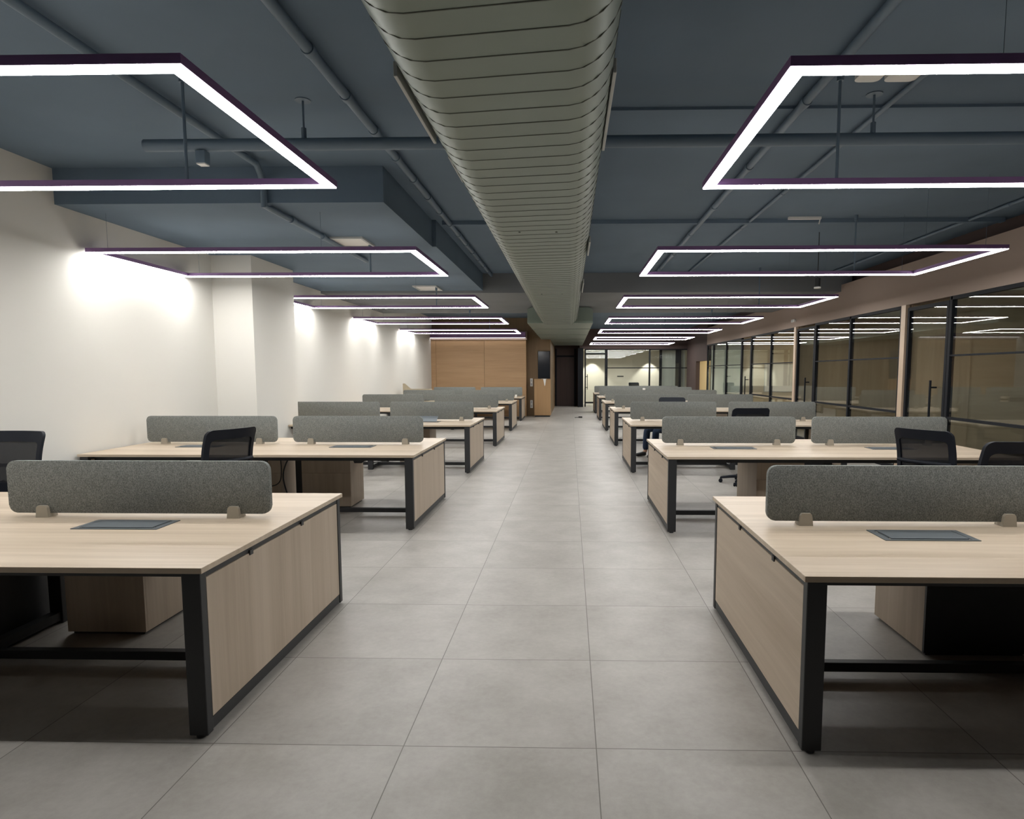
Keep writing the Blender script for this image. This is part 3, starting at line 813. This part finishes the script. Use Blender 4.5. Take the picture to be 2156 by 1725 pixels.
# ------------------------------------------------------------------ office chairs
def make_chair(label, loc, rz):
    """swivel task chair facing +Y in its own frame"""
    t = thing('office_chair', label, 'chair', loc, rz, 'black mesh office chairs')
    bm = bmesh.new()
    bm_cyl(bm, (0, 0, 0.075), (0, 0, 0.13), 0.045, 0.035, 16)
    for k in range(5):
        a = math.radians(90 + 72 * k)
        bm_tube(bm, [(0.03 * math.cos(a), 0.03 * math.sin(a), 0.105), (0.18 * math.cos(a), 0.18 * math.sin(a), 0.09), (0.31 * math.cos(a), 0.31 * math.sin(a), 0.07)], [0.026, 0.021, 0.016], 10)
    obj('base', bm, MT['chair'], t, True)
    for k in range(5):
        a = math.radians(90 + 72 * k); x, y = 0.31 * math.cos(a), 0.31 * math.sin(a)
        bm = bmesh.new(); tx, ty = -math.sin(a), math.cos(a)
        for s in (-1, 1):
            c0 = Vector((x + tx * 0.008 * s, y + ty * 0.008 * s, 0.027)); c1 = Vector((x + tx * 0.026 * s, y + ty * 0.026 * s, 0.027))
            bm_cyl(bm, c0, c1, 0.027, seg=16)
        bm_cyl(bm, (x, y, 0.03), (x, y, 0.078), 0.011, seg=8)
        obj('caster', bm, MT['chair'], t, True)
    bm = bmesh.new(); bm_cyl(bm, (0, 0, 0.12), (0, 0, 0.28), 0.026, seg=16); bm_cyl(bm, (0, 0, 0.27), (0, 0, 0.40), 0.016, seg=14)
    obj('gas_column', bm, MT['chair'], t, True)
    bm = bmesh.new()
    bm_box(bm, -0.10, 0.10, -0.14, 0.12, 0.385, 0.42, 0.01)
    obj('mechanism', bm, MT['chair'], t)
    bm = bmesh.new()
    bm_prism(bm, rrect(0.49, 0.47, 0.09, 6, 0, 0.02), lambda p: (p[0], p[1], 0.42), lambda p: (p[0], p[1], 0.50))
    es = [e for e in bm.edges if abs(e.verts[0].co.z - e.verts[1].co.z) < 1e-6]
    bmesh.ops.bevel(bm, geom=es, offset=0.03, segments=4, affect='EDGES', profile=0.5)
    obj('seat', bm, MT['seat'], t, True)
    # back: curved rounded frame with a mesh field
    def surf(x, z, off):
        u = x / 0.25
        y = -0.235 - 0.16 * max(0, (z - 0.55)) + 0.045 * u * u + 0.05 * math.sin((z - 0.55) * 5.2)
        return Vector((x * (1.0 - 0.10 * max(0, 0.8 - z)), y + off, z))
    def dens(loop, step=0.025):
        out = []
        n = len(loop)
        for i in range(n):
            a, b_ = Vector(loop[i]), Vector(loop[(i + 1) % n])
            m = max(1, int((b_ - a).length / step))
            for k in range(m): out.append(tuple(a.lerp(b_, k / m)))
        return out
    zc_, w_, h_ = 0.82, 0.50, 0.50
    outer = dens(rrect(w_, h_, 0.05, 6, 0, zc_))
    def inner_of(p):
        x, z = p
        z0_, z1_ = 0.575 + 0.075, 1.07 - 0.085
        hx = w_ / 2; X = x / hx * (hx - 0.042)
        Zt = z0_ + (z - (zc_ - h_ / 2)) / h_ * (z1_ - z0_)
        return X, Zt
    bm = bmesh.new()
    R_ = {}
    for nme, off in (('f', 0.014), ('b', -0.014)):
        R_['o', nme] = [bm.verts.new(surf(*p, off)) for p in outer]
        R_['i', nme] = [bm.verts.new(surf(*inner_of(p), off)) for p in outer]
    n = len(outer)
    for i in range(n):
        j = (i + 1) % n
        for nme in 'fb': bm.faces.new((R_['o', nme][i], R_['o', nme][j], R_['i', nme][j], R_['i', nme][i]))
        for q in 'oi': bm.faces.new((R_[q, 'f'][i], R_[q, 'f'][j], R_[q, 'b'][j], R_[q, 'b'][i]))
    obj('back_frame', bm, MT['chair'], t, True)
    bm = bmesh.new()
    nx, nz = 12, 12; G = {}
    for sd, off in (('f', 0.0015), ('b', -0.0015)):
        for i in range(nx + 1):
            for k in range(nz + 1):
                x = (i / nx - 0.5) * (w_ - 0.07); z = 0.64 + k / nz * (1.0 - 0.64)
                G[sd, i, k] = bm.verts.new(surf(x, z, off))
        for i in range(nx):
            for k in range(nz): bm.faces.new((G[sd, i, k], G[sd, i + 1, k], G[sd, i + 1, k + 1], G[sd, i, k + 1]))
    obj('back_mesh', bm, MT['net'], t, True)
    bm = bmesh.new()
    bm_tube(bm, [surf((i / 8 - 0.5) * 0.46, 0.79, -0.02) for i in range(9)], 0.016, 8)
    obj('lumbar_bar', bm, MT['chair'], t, True)
    bm = bmesh.new()
    for s in (-1, 1):
        bm_tube(bm, [(0.05 * s, -0.08, 0.40), (0.07 * s, -0.22, 0.41), (0.10 * s, -0.285, 0.47), (0.13 * s, -0.265, 0.58), surf(0.15 * s, 0.66, -0.02)], 0.018, 10)
    obj('back_support', bm, MT['chair'], t, True)
    return t
ch = make_chair('black mesh office chair behind the left front-row desk, by the wall', (-4.53, 4.78, 0), math.radians(176))
dup(ch, (-3.13, 5.42, 0), math.radians(69), 'black mesh office chair turned sideways before the second left desk')
dup(ch, (3.18, 5.47, 0), math.radians(-61), 'black mesh office chair drawn up to the second right desk, seen between two screens')
dup(ch, (3.10, 4.68, 0), math.radians(6), 'black mesh office chair behind the right front-row screen, at the picture edge')
dup(ch, (2.43, 8.78, 0), math.radians(2), 'black office chair behind the second-row right screen, only its top edge showing')
dup(ch, (1.92, 11.86, 0), math.radians(172), 'black office chair behind the third-row right screen, under the seated person')

# ------------------------------------------------------------------ seated person (behind the third right-hand desk, bent forward)
def skin_mesh(name, nodes, edges, mat, parent=None, sub=2, root=0):
    me = bpy.data.meshes.new(name)
    me.from_pydata([n[0] for n in nodes], edges, [])
    o = bpy.data.objects.new(name, me); C.objects.link(o)
    o.modifiers.new('skin', 'SKIN')
    o.modifiers['skin'].use_smooth_shade = True
    for i, n in enumerate(nodes):
        r = n[1] if isinstance(n[1], tuple) else (n[1], n[1])
        me.skin_vertices[0].data[i].radius = r
        me.skin_vertices[0].data[i].use_root = (i == root)
    s = o.modifiers.new('sub', 'SUBSURF'); s.levels = sub; s.render_levels = sub
    dg = bpy.context.evaluated_depsgraph_get()
    m2 = bpy.data.meshes.new_from_object(o.evaluated_get(dg))
    bpy.data.objects.remove(o)
    for p in m2.polygons: p.use_smooth = True
    m2.materials.clear(); m2.materials.append(mat)
    o = bpy.data.objects.new(name, m2); C.objects.link(o)
    if parent: o.parent = parent
    return o
def person():
    t = thing('person', 'seated person in blue jeans behind the third-row right desk, only a leg showing', 'person', (1.86, 11.84, 0), 0)
    # frame: origin under the hips; the person faces left and towards the camera
    f = Vector((-0.78, -0.62, 0)).normalized(); s = Vector((-f.y, f.x, 0))   # s: the person's right-hand side reversed
    def P(a, b_, z): return tuple(f * a + s * b_ + Vector((0, 0, z)))
    pel = P(0.0, 0, 0.57)
    nodes = [(pel, 0.115), (P(0.10, 0, 0.68), 0.120), (P(0.235, 0, 0.775), 0.128), (P(0.33, 0, 0.835), 0.095), (P(0.40, 0, 0.865), 0.052),
             (P(0.455, 0, 0.885), 0.070), (P(0.525, 0, 0.885), 0.088), (P(0.575, 0, 0.855), 0.062)]
    edges = [(0, 1), (1, 2), (2, 3), (3, 4), (4, 5), (5, 6), (6, 7)]
    legs = {}
    for sg in (-1, 1):
        i = len(nodes)
        k = P(0.46, 0.11 * sg, 0.495); a = P(0.50 + 0.02 * sg, 0.13 * sg, 0.085)
        nodes += [(P(0.02, 0.095 * sg, 0.545), 0.088), (P(0.24, 0.105 * sg, 0.53), 0.078), (k, 0.058), (P(0.475, 0.115 * sg, 0.34), 0.055), (a, 0.038), (P(0.56, 0.14 * sg, 0.045), 0.036), (P(0.68, 0.15 * sg, 0.03), 0.028)]
        edges += [(0, i), (i, i + 1), (i + 1, i + 2), (i + 2, i + 3), (i + 3, i + 4), (i + 4, i + 5), (i + 5, i + 6)]
        legs[sg] = (i, i + 6)
        j = len(nodes)
        nodes += [(P(0.30, 0.17 * sg, 0.80), 0.062), (P(0.30, 0.21 * sg, 0.665), 0.045), (P(0.34, 0.20 * sg, 0.575), 0.040), (P(0.46, 0.10 * sg, 0.605), 0.030), (P(0.52, 0.05 * sg, 0.612), (0.026, 0.016))]
        edges += [(3, j), (j, j + 1), (j + 1, j + 2), (j + 2, j + 3), (j + 3, j + 4)]
        # five fingers
        for q in range(4):
            n0 = len(nodes); o_ = (q - 1.5) * 0.017
            ln = (0.055, 0.065, 0.06, 0.045)[q]
            base = Vector(P(0.535 + o_ * 0.4, 0.04 * sg + o_ * sg, 0.612))
            tip1 = base + f * ln * 0.6 - s * sg * 0.02 + Vector((0, 0, -0.006)); tip2 = base + f * ln - s * sg * 0.028 + Vector((0, 0, -0.028))
            nodes += [(tuple(base), 0.0085), (tuple(tip1), 0.008), (tuple(tip2), 0.0065)]
            edges += [(j + 4, n0), (n0, n0 + 1), (n0 + 1, n0 + 2)]
        n0 = len(nodes)
        b0 = Vector(P(0.505, 0.045 * sg, 0.625))
        nodes += [(tuple(b0), 0.010), (tuple(b0 + f * 0.025 + Vector((0, 0, 0.02)) - s * sg * 0.02), 0.009), (tuple(b0 + f * 0.05 + Vector((0, 0, 0.018)) - s * sg * 0.032), 0.0075)]
        edges += [(j + 4, n0), (n0, n0 + 1), (n0 + 1, n0 + 2)]
    body = skin_mesh('body', nodes, edges, MT['skin'], t, 2)
    # face details
    for sg in (-1, 1):
        bm = bmesh.new(); bmesh.ops.create_uvsphere(bm, u_segments=12, v_segments=8, radius=0.011)
        o = obj('eye', bm, MT['hair'], body, True, Vector(P(0.60, 0.03 * sg, 0.83)))
    # jeans
    jn = [(P(0.0, 0, 0.57), 0.128)]; je = []
    for sg in (-1, 1):
        i = len(jn)
        jn += [(P(0.02, 0.095 * sg, 0.545), 0.098), (P(0.24, 0.105 * sg, 0.53), 0.088), (P(0.46, 0.11 * sg, 0.495), 0.070), (P(0.475, 0.115 * sg, 0.34), 0.066), (P(0.50 + 0.02 * sg, 0.13 * sg, 0.10), 0.058)]
        je += [(0, i), (i, i + 1), (i + 1, i + 2), (i + 2, i + 3), (i + 3, i + 4)]
    skin_mesh('jeans', jn, je, MT['denim'], t, 2)
    sn = [(P(0.0, 0, 0.60), 0.132), (P(0.10, 0, 0.69), 0.134), (P(0.235, 0, 0.778), 0.140), (P(0.335, 0, 0.835), 0.098)]
    se = [(0, 1), (1, 2), (2, 3)]
    for sg in (-1, 1):
        i = len(sn)
        sn += [(P(0.30, 0.17 * sg, 0.80), 0.070), (P(0.30, 0.21 * sg, 0.665), 0.054), (P(0.34, 0.20 * sg, 0.580), 0.048), (P(0.43, 0.125 * sg, 0.602), 0.040)]
        se += [(3, i), (i, i + 1), (i + 1, i + 2), (i + 2, i + 3)]
    skin_mesh('shirt', sn, se, MT['shirt'], t, 2)
    skin_mesh('hair', [(P(0.44, 0, 0.925), 0.072), (P(0.515, 0, 0.925), 0.085), (P(0.575, 0, 0.905), 0.06)], [(0, 1), (1, 2)], MT['hair'], t, 2)
    for sg in (-1, 1):
        skin_mesh('shoe', [(P(0.49 + 0.02 * sg, 0.13 * sg, 0.055), (0.048, 0.052)), (P(0.58, 0.14 * sg, 0.045), (0.047, 0.042)), (P(0.71, 0.15 * sg, 0.036), (0.042, 0.034))], [(0, 1), (1, 2)], MT['shoe'], t, 2)
person()

# ------------------------------------------------------------------ far end furniture
t = thing('wall_display', 'black wall display above the wood cabinet at the corridor corner', 'display', (-0.91, 22.4, 1.33))
box('bezel', -0.215, 0.215, -0.045, 0, 0, 0.96, MT['frame'], t, 0.004)
box('display_glass', -0.2, 0.2, -0.048, -0.045, 0.015, 0.945, MT['screen'], t)
t = thing('storage_cabinet', 'brown wood cabinet below the black display by the corridor', 'cabinet', (-0.95, 22.15, 0))
box('plinth', -0.26, 0.26, -0.2, 0.24, 0, 0.05, MT['black'], t)
box('body', -0.28, 0.28, -0.22, 0.24, 0.05, 1.29, MT['cab'], t, 0.003)
box('cabinet_top', -0.285, 0.285, -0.235, 0.24, 1.29, 1.315, MT['cab'], t, 0.002)
box('cabinet_door', -0.277, 0.277, -0.238, -0.221, 0.06, 1.285, MT['cab'], t, 0.002)
bm = bmesh.new()
for i, (x, z) in enumerate(((-0.03, 1.318), (0.10, 1.318))): pass
bm_box(bm, -0.09, 0.10, -0.16, 0.10, 0.0, 0.006); bm_prism(bm, [(-0.02, 0.0), (0.08, 0.0), (0.05, -0.22), (0.03, -0.24)], lambda p: (p[0], -0.252, p[1]), lambda p: (p[0], -0.244, p[1]))
bm_box(bm, -0.02, 0.08, -0.252, -0.15, 0.0, 0.006)
tag(obj('white_cloth', bm, MT['white'], None, False, (-0.90, 22.15, 1.3155)), 'white cloth draped over the front of the wood cabinet', 'cloth')
for z, nm in ((1.19, 'upper'), (0.42, 'lower')):
    t = thing('switch_plate', 'white %s switch plate on the dark wood beside the cabinet' % nm, 'switch', (-1.36, 22.5, z))
    box('plate', -0.045, 0.045, -0.012, 0, -0.14, 0.14, MT['white'], t, 0.003)
    for q in (-0.07, 0.07): box('rocker', -0.025, 0.025, -0.018, -0.012, q - 0.04, q + 0.04, MT['grille'], t, 0.002)
# carton with raised flap on the fifth left desk
t = thing('carton', 'beige cardboard carton with a raised flap on the fifth-row left desk', 'box', (-4.34, 17.95, HT))
bm = bmesh.new()
w, d_, h = 0.37, 0.2, 0.33
bm_box(bm, -w, w, -d_, -d_ + 0.006, 0, h); bm_box(bm, -w, w, d_ - 0.006, d_, 0, h)
bm_box(bm, -w, -w + 0.006, -d_ + 0.006, d_ - 0.006, 0, h); bm_box(bm, w - 0.006, w, -d_ + 0.006, d_ - 0.006, 0, h)
bm_box(bm, -w + 0.006, w - 0.006, -d_ + 0.006, d_ - 0.006, 0, 0.006)
obj('carton_body', bm, MT['card'], t)
bm = bmesh.new()
bm_prism(bm, [(-w, h), (-w, h + 0.16), (-w + 0.06, h + 0.16), (-w + 0.22, h + 0.02), (-w + 0.3, h)], lambda p: (p[0], -d_, p[1]), lambda p: (p[0], -d_ + 0.005, p[1]))
obj('flap', bm, MT['card'], t)
bm = bmesh.new(); bm_box(bm, -w + 0.01, w - 0.01, -0.15, 0.15, h - 0.02, h - 0.014)
obj('flap', bm, MT['card'], t)
# small things
def cup(label, x, y):
    bm = bmesh.new()
    bm_cyl(bm, (0, 0, 0), (0, 0, 0.085), 0.026, 0.036, 18); bm_cyl(bm, (0, 0, 0.085), (0, 0, 0.09), 0.039, 0.039, 18)
    tag(obj('paper_cup', bm, MT['white'], None, True, (x, y, HT)), label, 'cup')
cup('white paper cup at the aisle end of the last left desk', -1.72, 20.2)
t = thing('white_box', 'flat white box lying on the last right-hand desk before the long screen', 'box', (2.68, 24.45, HT))
box('box_base', -0.22, 0.22, -0.1, 0.1, 0, 0.16, MT['white'], t, 0.003)
box('box_lid', -0.225, 0.225, -0.105, 0.105, 0.16, 0.19, MT['white'], t, 0.003)
bm = bmesh.new()
bm_box(bm, -0.07, 0.06, -0.03, 0.03, 0, 0.05, 0.01); bm_tube(bm, [(-0.06, 0, 0.02), (-0.13, 0.01, 0.012), (-0.2, 0.03, 0.010)], 0.009, 8)
tag(obj('power_adapter', bm, MT['black'], None, False, (0.37, 21.5, 0)), 'small black adapter lying on the aisle floor near the corridor', 'adapter')

# meeting room furniture seen through the glass
def room_table(label, x, y, w, d_):
    t = thing('meeting_table', label, 'table', (x, y, 0))
    box('table_top', -w / 2, w / 2, -d_ / 2, d_ / 2, 0.72, 0.75, MT['white'], t, 0.003)
    for sx in (-1, 1):
        for sy in (-1, 1): box('leg', sx * (w / 2 - 0.08) - 0.025, sx * (w / 2 - 0.08) + 0.025, sy * (d_ / 2 - 0.08) - 0.025, sy * (d_ / 2 - 0.08) + 0.025, 0, 0.72, MT['black'], t)
room_table('white meeting table inside the lit room behind the far glass panels', 7.0, 22.2, 1.8, 1.1)
room_table('white meeting table inside the warm lit glass room', 7.3, 17.6, 1.8, 1.0)
dup(ch, (7.05, 23.15, 0), math.radians(180), 'black office chair at the table in the lit far right room')
dup(ch, (3.05, 29.6, 0), math.radians(190), 'black office chair inside the far glazed room, top showing over the last screen')
t = thing('wall_board', 'pale board on the wood wall inside the warm lit glass room', 'board', (6.55, 19.47, 0.95))
box('board_frame', -0.62, 0.62, -0.03, 0, 0, 0.85, MT['grille'], t, 0.003)
box('board_surface', -0.6, 0.6, -0.034, -0.03, 0.02, 0.83, MT['white'], t)
t = thing('wall_sign', 'small dark plate on the pale wall inside the far room', 'sign', (2.55, 32.0, 1.32))
box('plate', -0.16, 0.16, -0.02, 0, 0, 0.05, MT['black'], t)

# room lights: downlights in the far room, warm panel and cool panel lights in the glass rooms
def spot(name, loc, watts, col, cone=75, blend=0.35, rot=(0, 0, 0)):
    l = bpy.data.lights.new(name, 'SPOT'); l.energy = watts; l.color = col
    l.spot_size = math.radians(cone); l.spot_blend = blend; l.shadow_soft_size = 0.03
    o = bpy.data.objects.new(name, l); C.objects.link(o); o.location = loc; o.rotation_euler = rot
    return o
def downlight(label, x, y, z, watts, col=(1, 0.95, 0.85), cone=78):
    t = thing('downlight', label, 'light', (x, y, z))
    bm = bmesh.new(); bm_cyl(bm, (0, 0, -0.02), (0, 0, 0), 0.05, seg=18); obj('trim_ring', bm, MT['white'], t, True)
    bm = bmesh.new(); bm_cyl(bm, (0, 0, -0.024), (0, 0, -0.02), 0.038, seg=18); obj('lens', bm, MT['spot'], t, True)
    o = spot('downlight_beam', (0, 0, -0.03), watts, col, cone); o.parent = t
downlight('ceiling downlight over the left pale wall of the far room', 1.12, 31.55, 2.62, 260)
downlight('ceiling downlight over the middle of the far room wall', 3.98, 31.55, 2.62, 260)
downlight('ceiling downlight in the middle of the far glazed room', 2.5, 30.0, 2.62, 160, cone=150)
def panel_light(label, x, y, z, w, d_, s, col):
    t = thing('ceiling_panel', label, 'light', (x, y, z))
    box('panel_frame', -w / 2, w / 2, -d_ / 2, d_ / 2, -0.03, 0, MT['white'], t, 0.003)
    box('panel_diffuser', -w / 2 + 0.02, w / 2 - 0.02, -d_ / 2 + 0.02, d_ / 2 - 0.02, -0.034, -0.03, emit('panel_glow', col, s), t)
panel_light('warm panel light on the ceiling of the warm glass room', 7.2, 17.2, 2.8, 1.2, 0.6, 22, (1.0, 0.85, 0.62))
panel_light('cool panel light on the ceiling of the far right glass room', 7.2, 21.9, 2.8, 1.2, 0.6, 20, (0.88, 1.0, 0.92))
panel_light('warm panel light in the small room beyond the cream doorway', 7.0, 25.5, 2.8, 1.0, 0.6, 30, (1.0, 0.86, 0.6))
